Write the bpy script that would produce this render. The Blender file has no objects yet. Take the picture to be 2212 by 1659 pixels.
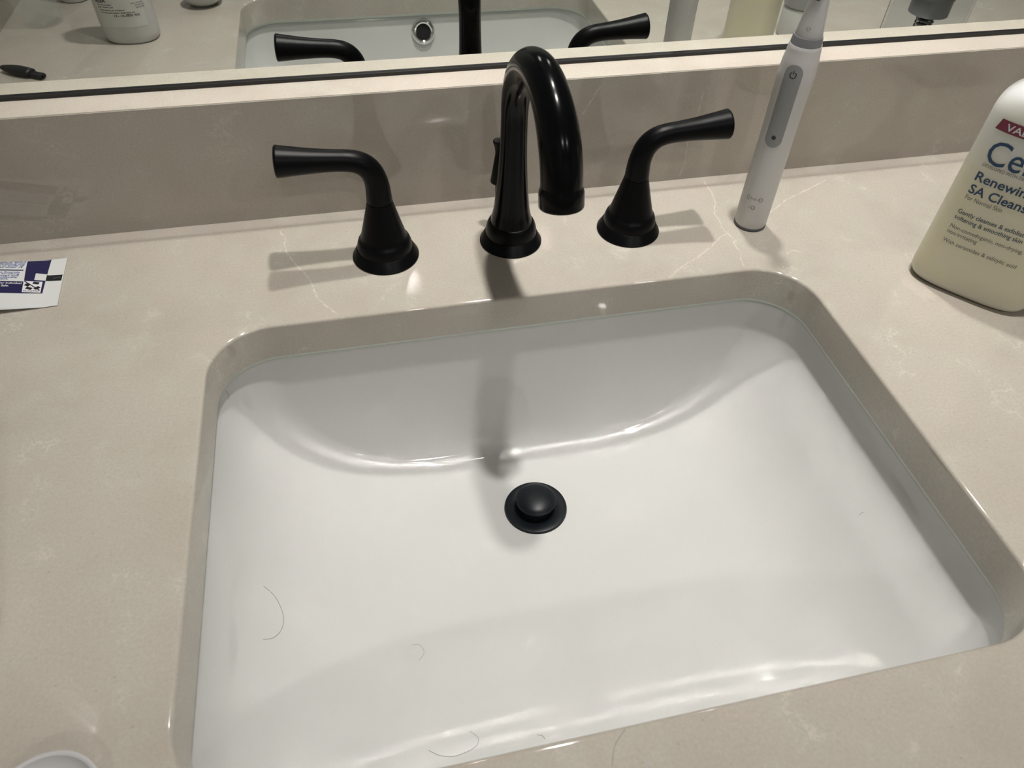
import bpy, bmesh, math, random
from math import sin, cos, pi, sqrt, atan2
from mathutils import Matrix, Vector
random.seed(7)
sc = bpy.context.scene
COL = sc.collection

# ------------------------------------------------------------------ camera
R = [[0.9774039, 0.16234207, 0.13537607],
     [-0.20962029, 0.66193271, 0.71965577],
     [0.02722056, -0.73177192, 0.6810058]]      # columns: right, forward, up
CAM = (-0.112, -0.5494, 0.3602)
cam = bpy.data.cameras.new('camera')
co = bpy.data.objects.new('camera', cam)
COL.objects.link(co)
M = Matrix.Identity(4)
for i in range(3):
    M[i][0] = R[i][0]; M[i][1] = R[i][2]; M[i][2] = -R[i][1]; M[i][3] = CAM[i]
co.matrix_world = M
cam.sensor_width = 36.0
cam.lens = 1577.4 / 2212 * 36.0
cam.clip_start = 0.01
cam.dof.use_dof = True
cam.dof.focus_distance = 0.60
cam.dof.aperture_fstop = 12.0
sc.camera = co

# ------------------------------------------------------------------ world, exposure, sampling aids
w = bpy.data.worlds.new('world'); sc.world = w; w.use_nodes = True
w.node_tree.nodes['Background'].inputs[0].default_value = (0.95, 0.97, 1.0, 1)
w.node_tree.nodes['Background'].inputs[1].default_value = 0.07
sc.view_settings.view_transform = 'Standard'
sc.view_settings.look = 'None'
sc.view_settings.exposure = 0.0
sc.view_settings.gamma = 1.0
sc.view_settings.use_curve_mapping = False
cy = sc.cycles
cy.use_guiding = True
cy.guiding_training_samples = 32
cy.use_surface_guiding = True
cy.sample_clamp_indirect = 0.0
cy.blur_glossy = 0.0
cy.caustics_reflective = True
cy.caustics_refractive = True
cy.max_bounces = 6
cy.diffuse_bounces = 3
cy.glossy_bounces = 4
cy.transmission_bounces = 5
cy.use_denoising = True

# ceiling downlights: (x, y, lamp radius, watts-like strength)
CEIL = 1.70
LAMPS = [(0.20, -0.190, 0.035, 77.0),
         (-0.62, -0.75, 0.036, 25.0),
         (0.03, -1.95, 0.040, 28.0),
         (1.02, -1.95, 0.040, 28.0)]
BEAM = (66, 80, 150, 150)       # beam angles in degrees
LAMP_COLOR = (1.0, 0.95, 0.915)

# ------------------------------------------------------------------ materials
def new_mat(name):
    m = bpy.data.materials.new(name); m.use_nodes = True
    return m, m.node_tree, m.node_tree.nodes['Principled BSDF']

def plain(name, c, rough=0.4, metal=0.0, spec=0.5, coat=0.0, trans=0.0, ior=1.5, noise=0.0, sss=0.0, nscale=60.0):
    m, nt, b = new_mat(name)
    b.inputs['Base Color'].default_value = (*c, 1)
    b.inputs['Roughness'].default_value = rough
    b.inputs['Metallic'].default_value = metal
    b.inputs['Specular IOR Level'].default_value = spec
    b.inputs['Coat Weight'].default_value = coat
    b.inputs['Transmission Weight'].default_value = trans
    b.inputs['IOR'].default_value = ior
    if sss:
        b.inputs['Subsurface Weight'].default_value = sss
        b.inputs['Subsurface Radius'].default_value = (.008, .007, .005)
    if noise:
        tc = nt.nodes.new('ShaderNodeTexCoord')
        n = nt.nodes.new('ShaderNodeTexNoise'); n.inputs['Scale'].default_value = nscale
        n.inputs['Detail'].default_value = 4
        nt.links.new(tc.outputs['Object'], n.inputs['Vector'])
        mr = nt.nodes.new('ShaderNodeMapRange')
        mr.inputs['To Min'].default_value = max(0.0, rough - noise)
        mr.inputs['To Max'].default_value = rough + noise
        nt.links.new(n.outputs['Fac'], mr.inputs['Value'])
        nt.links.new(mr.outputs['Result'], b.inputs['Roughness'])
    return m

def mth(nt, op, a=None, b=None, clamp=False):
    n = nt.nodes.new('ShaderNodeMath'); n.operation = op; n.use_clamp = clamp
    for i, v in enumerate((a, b)):
        if v is None: continue
        if isinstance(v, (int, float)): n.inputs[i].default_value = v
        else: nt.links.new(v, n.inputs[i])
    return n.outputs[0]

def vmth(nt, op, a=None, b=None):
    n = nt.nodes.new('ShaderNodeVectorMath'); n.operation = op
    for i, v in enumerate((a, b)):
        if v is None: continue
        if isinstance(v, (tuple, list)): n.inputs[i].default_value = v
        else: nt.links.new(v, n.inputs[i])
    return n

def maprange(nt, v, a, b, c, d, smooth=False):
    n = nt.nodes.new('ShaderNodeMapRange')
    if smooth: n.interpolation_type = 'SMOOTHSTEP'
    nt.links.new(v, n.inputs['Value'])
    for k, x in zip(('From Min', 'From Max', 'To Min', 'To Max'), (a, b, c, d)):
        n.inputs[k].default_value = x
    return n.outputs['Result']

# group: distance from a point to one vein segment
sg = bpy.data.node_groups.new('vein_segment', 'ShaderNodeTree')
for nm in ('P', 'A', 'B'):
    sg.interface.new_socket(nm, in_out='INPUT', socket_type='NodeSocketVector')
sg.interface.new_socket('D', in_out='OUTPUT', socket_type='NodeSocketFloat')
gi = sg.nodes.new('NodeGroupInput'); go = sg.nodes.new('NodeGroupOutput')
pa = vmth(sg, 'SUBTRACT', gi.outputs['P'], gi.outputs['A']).outputs[0]
ba = vmth(sg, 'SUBTRACT', gi.outputs['B'], gi.outputs['A']).outputs[0]
h = mth(sg, 'DIVIDE', vmth(sg, 'DOT_PRODUCT', pa, ba).outputs['Value'], vmth(sg, 'DOT_PRODUCT', ba, ba).outputs['Value'], True)
sca = sg.nodes.new('ShaderNodeVectorMath'); sca.operation = 'SCALE'
sg.links.new(ba, sca.inputs[0]); sg.links.new(h, sca.inputs['Scale'])
df = vmth(sg, 'SUBTRACT', pa, sca.outputs[0]).outputs[0]
sg.links.new(vmth(sg, 'LENGTH', df).outputs['Value'], go.inputs['D'])

VEINS_TOP = [
 [(0.1953,-0.001),(0.1953,-0.026),(0.1922,-0.0405),(0.1843,-0.0574),(0.1845,-0.068),(0.1821,-0.0787),(0.1836,-0.0877),(0.1764,-0.0898),(0.163,-0.1019),(0.1465,-0.1135),(0.1326,-0.1203),(0.1136,-0.1342)],
 [(0.1844,-0.0879),(0.1868,-0.0976),(0.1829,-0.1008),(0.1839,-0.1126),(0.1799,-0.1232),(0.1786,-0.1315)],
 [(0.2054,-0.083),(0.232,-0.0649),(0.2425,-0.0587),(0.257,-0.0486),(0.2766,-0.0398),(0.3092,-0.024)],
 [(-0.1841,-0.0202),(-0.1797,-0.0301),(-0.1805,-0.0401),(-0.1794,-0.0484),(-0.1714,-0.0686),(-0.1653,-0.0796),(-0.1604,-0.0931),(-0.1568,-0.1113),(-0.1514,-0.1198),(-0.1432,-0.1313)],
 [(0.221,-0.1223),(0.2279,-0.1185),(0.2349,-0.1235)]]
VEINS_BACK = [
 [(0.1786,0.0819),(0.1777,0.0623),(0.1739,0.0385),(0.1755,0.0166),(0.1733,0.0036)],
 [(0.0868,0.0944),(0.0736,0.071)]]
SEGS = []
for v in VEINS_TOP:
    for a, b in zip(v, v[1:]): SEGS.append(((a[0], a[1], 0), (b[0], b[1], 0), 1))
for v in VEINS_BACK:
    for a, b in zip(v, v[1:]): SEGS.append(((a[0], 0, a[1]), (b[0], 0, b[1]), 1))

def stone_material(name='quartz_stone', gain=1.0, rough=None, vk=1.0):
    m, nt, b = new_mat(name)
    L = nt.links.new
    tc = nt.nodes.new('ShaderNodeTexCoord'); P = tc.outputs['Object']
    def noise(scale, detail=4, rough=.55, vec=P, dist=0.0):
        n = nt.nodes.new('ShaderNodeTexNoise')
        n.inputs['Scale'].default_value = scale; n.inputs['Detail'].default_value = detail
        n.inputs['Roughness'].default_value = rough; n.inputs['Distortion'].default_value = dist
        L(vec, n.inputs['Vector']); return n
    def mix(f, a, c):
        n = nt.nodes.new('ShaderNodeMix'); n.data_type = 'RGBA'
        L(f, n.inputs[0])
        for i, v in ((6, a), (7, c)):
            if isinstance(v, tuple): n.inputs[i].default_value = (*v, 1)
            else: L(v, n.inputs[i])
        return n.outputs[2]
    cloud = maprange(nt, noise(9, 3, .6).outputs['Fac'], .35, .65, 0, 1, True)
    c = mix(cloud, (.446, .410, .350), (.488, .446, .389))
    cl2 = noise(26, 4, .65).outputs['Fac']
    cloud2 = maprange(nt, cl2, .40, .68, 0, .80, True)
    c = mix(cloud2, c, (.478, .460, .395))
    grain = noise(520, 2, .8).outputs['Fac']
    fine = maprange(nt, grain, .3, .7, 0, .30)
    c = mix(fine, c, (.41, .382, .325))
    gr = maprange(nt, grain, .3, .7, 1.05, .95)
    grs = nt.nodes.new('ShaderNodeVectorMath'); grs.operation = 'SCALE'; L(c, grs.inputs[0]); L(gr, grs.inputs['Scale']); c = grs.outputs[0]
    # random fine veins: edges of warped cells, broken up by noise
    wob = noise(38, 4, .7)
    wsub = vmth(nt, 'SUBTRACT', wob.outputs['Color'], (.5, .5, .5)).outputs[0]
    wsc = nt.nodes.new('ShaderNodeVectorMath'); wsc.operation = 'SCALE'; L(wsub, wsc.inputs[0]); wsc.inputs['Scale'].default_value = .05
    Pw = vmth(nt, 'ADD', P, wsc.outputs[0]).outputs[0]
    vo = nt.nodes.new('ShaderNodeTexVoronoi'); vo.feature = 'DISTANCE_TO_EDGE'; vo.inputs['Scale'].default_value = 11
    L(Pw, vo.inputs['Vector'])
    line = maprange(nt, vo.outputs['Distance'], 0.0, .014, 1, 0, True)
    bk = noise(26, 2, .6).outputs['Fac']
    brk = maprange(nt, bk, .51, .67, 0, .38 * vk, True)
    c = mix(mth(nt, 'MULTIPLY', line, brk), c, (.70, .64, .56))
    vo2 = nt.nodes.new('ShaderNodeTexVoronoi'); vo2.feature = 'DISTANCE_TO_EDGE'; vo2.inputs['Scale'].default_value = 34
    L(Pw, vo2.inputs['Vector'])
    line2 = maprange(nt, vo2.outputs['Distance'], 0.0, .028, 1, 0, True)
    brk2 = maprange(nt, bk, .55, .69, 0, .36 * vk, True)
    c = mix(mth(nt, 'MULTIPLY', line2, brk2), c, (.68, .62, .55))
    # the distinct white veins
    wob2 = noise(150, 3, .7)
    ws2 = vmth(nt, 'SUBTRACT', wob2.outputs['Color'], (.5, .5, .5)).outputs[0]
    wsc2 = nt.nodes.new('ShaderNodeVectorMath'); wsc2.operation = 'SCALE'; L(ws2, wsc2.inputs[0]); wsc2.inputs['Scale'].default_value = .004
    ge = nt.nodes.new('ShaderNodeNewGeometry')
    an = vmth(nt, 'ABSOLUTE', ge.outputs['True Normal']).outputs[0]
    msk = vmth(nt, 'SUBTRACT', (1, 1, 1)); L(an, msk.inputs[1])
    wob_in = vmth(nt, 'MULTIPLY', wsc2.outputs[0], msk.outputs[0]).outputs[0]
    Pv = vmth(nt, 'ADD', P, wob_in).outputs[0]
    dmin = None
    for a, bb, k in SEGS:
        g = nt.nodes.new('ShaderNodeGroup'); g.node_tree = sg
        L(Pv, g.inputs['P']); g.inputs['A'].default_value = a; g.inputs['B'].default_value = bb
        dmin = g.outputs['D'] if dmin is None else mth(nt, 'MINIMUM', dmin, g.outputs['D'])
    vein = maprange(nt, dmin, .0001, .0011, .55, 0, True)
    vb = maprange(nt, wob2.outputs['Fac'], .36, .62, .15, 1, True)
    c = mix(mth(nt, 'MULTIPLY', vein, vb), c, (.78, .71, .62))
    # dark and light grains
    vs = nt.nodes.new('ShaderNodeTexVoronoi'); vs.inputs['Scale'].default_value = 260; L(P, vs.inputs['Vector'])
    sp = mth(nt, 'MULTIPLY', maprange(nt, vs.outputs['Distance'], .10, .20, 1, 0),
             maprange(nt, vmth(nt, 'DOT_PRODUCT', vs.outputs['Color'], (1, 0, 0)).outputs['Value'], .88, .99, 0, .32))
    c = mix(sp, c, (.20, .17, .14))
    if gain != 1.0:
        c = vmth(nt, 'MULTIPLY', c, (gain, gain * .985, gain * .98)).outputs[0]
    L(c, b.inputs['Base Color'])
    b.inputs['Roughness'].default_value = .16
    rr = maprange(nt, cl2, .3, .7, .035, .065); L(rr, b.inputs['Roughness'])
    if rough:
        for l_ in list(b.inputs['Roughness'].links): nt.links.remove(l_)
        b.inputs['Roughness'].default_value = rough
    return m

STONE = stone_material()
HONED = stone_material('quartz_stone_honed_edge', 1.25, .45, .25)
PORC = plain('white_porcelain', (.600, .606, .586), .06)
CAULK = plain('silicone_bead', (.52, .57, .51), .3)
BLACK = plain('matte_black_metal', (.0022, .0025, .0031), .36, spec=.13)
BLACKG = plain('satin_black_metal', (.0018, .0021, .0026), .17, spec=.17)
SEAM = plain('black_seam', (.002, .002, .002), .6)
DRAINB = plain('black_drain_finish', (.0065, .0092, .0118), .36, spec=.25)
CHROME = plain('chrome', (.80, .80, .80), .08, 1.0)
HOLE = plain('dark_hole', (.004, .004, .004), .8)
MIRROR = plain('mirror_silver', (.88, .91, .88), .0, 1.0)
CHANNEL = plain('black_channel', (.012, .012, .013), .45)
PAINT = plain('painted_wall', (.60, .60, .58), .7, noise=.05)
CEILM = plain('ceiling_paint', (.70, .69, .66), .8)
FLOORM = plain('floor_tile', (.30, .27, .24), .4)
CAB = plain('vanity_cabinet_paint', (.45, .44, .42), .5)
WHITEP = plain('white_plastic', (.58, .58, .575), .33, coat=.1, noise=.04)
WHITEM = plain('matte_white_plastic', (.66, .655, .645), .38, noise=.04)
GREYP = plain('grey_rubber', (.30, .31, .31), .5)
GREYR = plain('grey_ring_plastic', (.21, .22, .232), .35)
DARKP = plain('dark_print', (.02, .022, .025), .4)
ENGR = plain('grey_engraving', (.24, .24, .235), .45)
BASEP = plain('grey_base_plastic', (.09, .10, .11), .4)
NAVY = plain('navy_print', (.015, .014, .068), .32)
BLUEINK = plain('blue_ink', (.045, .085, .33), .4)
WHITEINK = plain('white_ink', (.72, .72, .74), .4)
TUBEW = plain('tube_laminate', (.66, .68, .67), .25, coat=.3, noise=.04)
BLACKINK = plain('black_ink', (.012, .014, .018), .35)
GREYINK = plain('grey_print', (.36, .37, .39), .35)
LOGOBLUE = plain('label_blue', (.010, .048, .125), .4)
LABELDK = plain('label_dark_teal', (.030, .070, .115), .4)
LABELGR = plain('label_grey', (.11, .125, .13), .45)
MAROON = plain('maroon_band', (.185, .018, .048), .4)
LABELW = plain('paper_label', (.64, .64, .61), .5)
GLASS = plain('clear_glass', (.75, .78, .76), .02, spec=.8)
GLASS.node_tree.nodes['Principled BSDF'].inputs['Alpha'].default_value = .13
CLEARP = plain('clear_plastic', (.93, .95, .96), .02, trans=1.0, ior=1.12)
PUMPG = plain('grey_pump_plastic', (.34, .35, .36), .35)
SOAP = plain('frosted_jar', (.60, .62, .61), .25)
HAIRM = plain('hair_dark', (.035, .025, .02), .5)
WATER = plain('water', (.9, .9, .9), .02, spec=.6)
WATER.node_tree.nodes['Principled BSDF'].inputs['Alpha'].default_value = .10
CAPBLK = plain('black_cap_plastic', (.012, .013, .015), .45)

def bottle_material():
    # translucent bottle: pale liquid seen through the wall up to its level, whiter above
    m, nt, b = new_mat('cleanser_bottle_plastic')
    tc = nt.nodes.new('ShaderNodeTexCoord')
    s = nt.nodes.new('ShaderNodeSeparateXYZ'); nt.links.new(tc.outputs['Object'], s.inputs[0])
    f = maprange(nt, s.outputs['Z'], .082, .128, 0, 1, True)
    mx = nt.nodes.new('ShaderNodeMix'); mx.data_type = 'RGBA'
    mx.inputs[6].default_value = (.74, .715, .565, 1); mx.inputs[7].default_value = (.74, .75, .73, 1)
    nt.links.new(f, mx.inputs[0]); nt.links.new(mx.outputs[2], b.inputs['Base Color'])
    b.inputs['Roughness'].default_value = .45
    b.inputs['Subsurface Weight'].default_value = .8
    b.inputs['Subsurface Radius'].default_value = (.030, .030, .018)
    b.inputs['Subsurface Scale'].default_value = 1.0
    return m
BOTTLE = bottle_material()

def emit(name, c, s):
    m, nt, b = new_mat(name)
    b.inputs['Base Color'].default_value = (0, 0, 0, 1)
    b.inputs['Emission Color'].default_value = (*c, 1)
    b.inputs['Emission Strength'].default_value = s
    return m

# ------------------------------------------------------------------ building helpers
def link(name, me, mat=None, parent=None, smooth=True):
    o = bpy.data.objects.new(name, me)
    COL.objects.link(o)
    if mat is not None and not me.materials: me.materials.append(mat)
    if smooth:
        for p in me.polygons: p.use_smooth = True
    if parent is not None: o.parent = parent
    return o

def mesh(name, V, F, mat=None, parent=None, smooth=True):
    me = bpy.data.meshes.new(name)
    me.from_pydata([tuple(v) for v in V], [], F)
    me.update()
    return link(name, me, mat, parent, smooth)

def tag(o, label=None, cat=None, group=None, kind=None):
    for k, v in (('label', label), ('category', cat), ('group', group), ('kind', kind)):
        if v: o[k] = v
    return o

def empty(name, loc, label, cat, rz=0.0, group=None):
    o = bpy.data.objects.new(name, None); COL.objects.link(o)
    o.location = loc; o.rotation_euler = (0, 0, rz)
    return tag(o, label, cat, group)

def sharp(o, deg=35):
    # keep creases crisp on smooth shaded meshes
    me = o.data
    bm = bmesh.new(); bm.from_mesh(me)
    for e in bm.edges:
        if len(e.link_faces) == 2:
            e.smooth = e.calc_face_angle(0) < math.radians(deg)
    bm.to_mesh(me); bm.free()
    return o

def lathe(name, prof, mat, parent=None, n=64, loc=(0, 0, 0), closed_ends=True, crease=30):
    V, F = [], []
    for r, z in prof:
        for i in range(n):
            a = 2 * pi * i / n
            V.append((loc[0] + r * cos(a), loc[1] + r * sin(a), loc[2] + z))
    for k in range(len(prof) - 1):
        for i in range(n):
            j = (i + 1) % n
            F.append((k * n + i, k * n + j, (k + 1) * n + j, (k + 1) * n + i))
    if closed_ends:
        if prof[0][0] > 1e-6: F.append(tuple(reversed(range(n))))
        if prof[-1][0] > 1e-6: F.append(tuple((len(prof) - 1) * n + i for i in range(n)))
    o = mesh(name, V, F, mat, parent)
    bm = bmesh.new(); bm.from_mesh(o.data)
    bmesh.ops.remove_doubles(bm, verts=bm.verts, dist=1e-7)
    bmesh.ops.recalc_face_normals(bm, faces=bm.faces)
    bm.to_mesh(o.data); bm.free()
    return sharp(o, crease)

def tube(name, path, radii, mat, parent=None, n=32, caps=True, scale_b=None):
    """sweep circles of given radii along a 3D path"""
    V, F = [], []
    P = [Vector(p) for p in path]
    T = []
    for i in range(len(P)):
        a = P[max(i - 1, 0)]; b = P[min(i + 1, len(P) - 1)]
        T.append((b - a).normalized())
    ref = Vector((0, 1, 0)) if abs(T[0].y) < .9 else Vector((1, 0, 0))
    for i, (p, t) in enumerate(zip(P, T)):
        u = (ref - t * ref.dot(t)).normalized(); v = t.cross(u)
        ref = u
        for k in range(n):
            a = 2 * pi * k / n
            V.append(p + (u * cos(a) + v * sin(a) * (scale_b[i] if scale_b else 1)) * radii[i])
    for i in range(len(P) - 1):
        for k in range(n):
            j = (k + 1) % n
            F.append((i * n + k, i * n + j, (i + 1) * n + j, (i + 1) * n + k))
    if caps:
        F.append(tuple(reversed(range(n)))); F.append(tuple((len(P) - 1) * n + k for k in range(n)))
    o = mesh(name, V, F, mat, parent)
    bm = bmesh.new(); bm.from_mesh(o.data); bmesh.ops.recalc_face_normals(bm, faces=bm.faces); bm.to_mesh(o.data); bm.free()
    return sharp(o, 40)

def box(name, lo, hi, mat, parent=None, bevel=0.0):
    bm = bmesh.new(); bmesh.ops.create_cube(bm, size=1)
    for v in bm.verts:
        for i in range(3):
            v.co[i] = lo[i] + (v.co[i] + .5) * (hi[i] - lo[i])
    if bevel:
        bmesh.ops.bevel(bm, geom=bm.edges[:], offset=bevel, segments=3, affect='EDGES', profile=.5)
    me = bpy.data.meshes.new(name); bm.to_mesh(me); bm.free()
    o = link(name, me, mat, parent)
    sharp(o, 30)
    bm = bmesh.new(); bm.from_mesh(me)
    for e in bm.edges:
        if len(e.link_faces) == 2:
            a_ = sorted(f.calc_area() for f in e.link_faces)
            if a_[1] > 12 * a_[0] or not bevel: e.smooth = False
    bm.to_mesh(me); bm.free()
    return o

def rrect(cx, cy, ax, by, rc, n=16):
    """rounded rectangle contour, 4*(n+1) points + straight edges subdivided"""
    rc = min(rc, ax * .999, by * .999)
    pts = []
    m = 10
    cs = [(ax - rc, by - rc, 0), (-(ax - rc), by - rc, pi / 2), (-(ax - rc), -(by - rc), pi), (ax - rc, -(by - rc), 1.5 * pi)]
    for q in range(4):
        x, y, a0 = cs[q]
        for i in range(n + 1):
            a = a0 + pi / 2 * i / n
            pts.append((cx + x + rc * cos(a), cy + y + rc * sin(a)))
        x2, y2, a2 = cs[(q + 1) % 4]
        e = pts[-1]; s2 = (cx + x2 + rc * cos(a2), cy + y2 + rc * sin(a2))
        for i in range(1, m):
            pts.append((e[0] + (s2[0] - e[0]) * i / m, e[1] + (s2[1] - e[1]) * i / m))
    return pts

def loops_mesh(name, loops, mat, parent=None, cap_last=None, smooth=True):
    n = len(loops[0]); V = [p for l in loops for p in l]; F = []
    for k in range(len(loops) - 1):
        for i in range(n):
            j = (i + 1) % n
            F.append((k * n + i, k * n + j, (k + 1) * n + j, (k + 1) * n + i))
    if cap_last is not None:
        V.append(cap_last); c = len(V) - 1; b = (len(loops) - 1) * n
        for i in range(n): F.append((b + i, b + (i + 1) % n, c))
    return mesh(name, V, F, mat, parent, smooth)

# text -> mesh, mapped point by point on to a surface
def text_polys(s, bold=0.0, shear=0.0, space=1.0):
    cu = bpy.data.curves.new('lettering', 'FONT'); cu.body = s; cu.size = 1.0
    cu.resolution_u = 3; cu.offset = bold; cu.shear = shear; cu.space_character = space
    o = bpy.data.objects.new('lettering', cu); COL.objects.link(o)
    dg = bpy.context.evaluated_depsgraph_get()
    me = bpy.data.meshes.new_from_object(o.evaluated_get(dg))
    V = [v.co.copy() for v in me.vertices]; F = [tuple(p.vertices) for p in me.polygons]
    bpy.data.objects.remove(o); bpy.data.curves.remove(cu); bpy.data.meshes.remove(me)
    return V, F

CAPH = 0.70
def put_text(name, items, fmap, mat, parent):
    """items: (text, u, v, cap height, bold, width or None, angle); fmap(u,v) -> 3D point. One mesh for one print colour."""
    AV, AF = [], []
    for it in items:
        s, u0, v0, ch, bold = it[:5]
        wd = it[5] if len(it) > 5 else None
        ang = it[6] if len(it) > 6 else 0.0
        V, F = text_polys(s, bold)
        if not V: continue
        k = ch / CAPH
        x0 = min(v.x for v in V); x1 = max(v.x for v in V)
        kx = k if wd is None else wd / (x1 - x0)
        b = len(AV)
        ca, sa = cos(ang), sin(ang)
        for v in V:
            x = (v.x - x0) * kx; y = v.y * k
            AV.append(fmap(u0 + x * ca - y * sa, v0 + x * sa + y * ca))
        AF += [tuple(b + i for i in f) for f in F]
    return mesh(name, AV, AF, mat, parent, smooth=False)

def patch(name, poly, fmap, mat, parent, nu=14, nv=8):
    """a quad print patch (4 corners in uv, in order) mapped on to a surface"""
    (a, b, c, d) = poly
    V, F = [], []
    for j in range(nv + 1):
        for i in range(nu + 1):
            s, t = i / nu, j / nv
            u = (a[0] * (1 - s) + b[0] * s) * (1 - t) + (d[0] * (1 - s) + c[0] * s) * t
            v = (a[1] * (1 - s) + b[1] * s) * (1 - t) + (d[1] * (1 - s) + c[1] * s) * t
            V.append(fmap(u, v))
    for j in range(nv):
        for i in range(nu):
            F.append((j * (nu + 1) + i, j * (nu + 1) + i + 1, (j + 1) * (nu + 1) + i + 1, (j + 1) * (nu + 1) + i))
    return mesh(name, V, F, mat, parent)

# ------------------------------------------------------------------ the room
LED = 0.0284           # depth of the backsplash ledge, mirror stands at its back
HB = 0.1019            # backsplash height
XL, XR = -0.5015, 1.45
ZF = -0.87
def struct(name, lo, hi, mat):
    return tag(box(name, lo, hi, mat), kind='structure')
struct('wall_back', (XL - .14, LED + .007, ZF), (2.1, LED + .09, CEIL), PAINT)
struct('wall_left', (XL - .14, -2.9, ZF), (XL - .02, LED + .007, CEIL), PAINT)
struct('wall_right', (2.0, -2.9, ZF), (2.1, LED + .007, CEIL), PAINT)
struct('wall_front', (XL - .14, -3.0, ZF), (2.1, -2.9, CEIL), PAINT)
struct('ceiling', (XL - .14, -3.0, CEIL), (2.1, LED + .09, CEIL + .06), CEILM)
struct('floor', (XL - .14, -3.0, ZF - .06), (2.1, LED + .09, ZF), FLOORM)

# ------------------------------------------------------------------ countertop with its cut-out
SX0, SX1, SY0, SY1 = -0.2325, 0.2200, -0.4485, -0.1365
SCX, SCY = (SX0 + SX1) / 2, (SY0 + SY1) / 2
SAX, SBY, SRC = (SX1 - SX0) / 2, (SY1 - SY0) / 2, 0.043
TH = 0.030
def loop3(pts, z): return [(x, y, z) for x, y in pts]
CX0, CX1, CY0, CY1 = XL, XR, -0.565, 0.0
def to_rect(p):
    # outer boundary point that belongs to an inner contour point
    x, y = p
    dx, dy = x - SCX, y - SCY
    k = min((CX1 - SCX) / dx if dx > 1e-9 else 1e9, (CX0 - SCX) / dx if dx < -1e-9 else 1e9,
            (CY1 - SCY) / dy if dy > 1e-9 else 1e9, (CY0 - SCY) / dy if dy < -1e-9 else 1e9)
    return (SCX + dx * k, SCY + dy * k)
inner = rrect(SCX, SCY, SAX, SBY, SRC)
outer = [to_rect(p) for p in inner]
for c in ((CX0, CY0), (CX0, CY1), (CX1, CY0), (CX1, CY1)):   # snap nearest points to the corners
    k = min(range(len(outer)), key=lambda i: (outer[i][0] - c[0]) ** 2 + (outer[i][1] - c[1]) ** 2)
    outer[k] = c
rb = 0.0022
loops = [loop3(outer, -TH), loop3(outer, 0.0), loop3(rrect(SCX, SCY, SAX + .0030, SBY + .0030, SRC + .0030), 0.0)]
for i in range(5):
    a = pi / 2 * i / 4
    off = rb * (1 - sin(a)); dz = -rb * (1 - cos(a))
    loops.append(loop3(rrect(SCX, SCY, SAX + off, SBY + off, SRC + off), dz))
loops.append(loop3(inner, -TH))
ct = loops_mesh('countertop', loops, STONE)
bm = bmesh.new(); bm.from_mesh(ct.data)
n = len(inner)
bm.verts.ensure_lookup_table()
lastb = (len(loops) - 1) * n
for i in range(n):
    j = (i + 1) % n
    bm.faces.new((bm.verts[lastb + i], bm.verts[lastb + j], bm.verts[j], bm.verts[i]))
bmesh.ops.recalc_face_normals(bm, faces=bm.faces)
bm.to_mesh(ct.data); bm.free()
for p in ct.data.polygons: p.use_smooth = True
sharp(ct, 30)
tag(ct, 'polished beige quartz vanity top with thin white veins around the sink', 'countertop')

def slab(name, lo, hi, label, cat, bevel=.0005):
    o = box(name, lo, hi, STONE, bevel=bevel)
    return tag(o, label, cat)
bsp = slab('backsplash', (XL, 0.0, -TH), (XR, LED, HB - .0006), 'low beige quartz backsplash slab behind the faucet, below the mirror', 'backsplash')
te = box('top_edge', (XL, 0.0006, HB - .0012), (XR, LED, HB), HONED, bsp, .0004); te['label'] = 'paler honed top edge'
slab('side_splash', (XL - .02, -.56, -TH), (XL, LED, HB), 'beige quartz side splash along the left wall, seen in the mirror', 'side splash')
# vanity cabinet under the top
cabi = empty('vanity_cabinet', (.47, -.27, ZF), 'plain vanity cabinet under the beige quartz top', 'cabinet')
def cab_part(name, lo, hi, mat=CAB, parent=cabi, bevel=.002):
    o = box(name, lo, hi, mat, None, bevel); o.parent = parent; o.matrix_parent_inverse = Matrix.Translation(Vector(cabi.location)).inverted(); return o
cab_part('side_panel', (XL, -.545, ZF), (XL + .02, LED, -TH - .0005))
cab_part('side_panel', (XR - .02, -.545, ZF), (XR, LED, -TH - .0005))
cab_part('base_panel', (XL + .0205, -.545, ZF), (XR - .0205, LED, ZF + .02))
for i in range(3):
    x0 = XL + .03 + i * (XR - XL - .06) / 3
    cab_part('door', (x0, -.563, ZF + .03), (x0 + (XR - XL - .06) / 3 - .004, -.5455, -TH - .01))

# mirror on the wall above the backsplash
mir = empty('wall_mirror', (.47, LED, HB), 'wide frameless wall mirror above the backsplash with a black bottom edge', 'mirror')
MI = Matrix.Translation(Vector((.47, LED, HB))).inverted()
def mpart(name, lo, hi, mat):
    o = box(name, lo, hi, mat); o.parent = mir; o.matrix_parent_inverse = MI; return o
mpart('mirror_glass', (XL, LED + .0004, HB + .0006), (XR, LED + .006, 1.15), MIRROR)
ch = mpart('bottom_channel', (XL, LED - .0022, HB + .0003), (XR, LED + .0002, HB + .0027), CHANNEL)
ch['label'] = 'thin black channel along the mirror foot'

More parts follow.
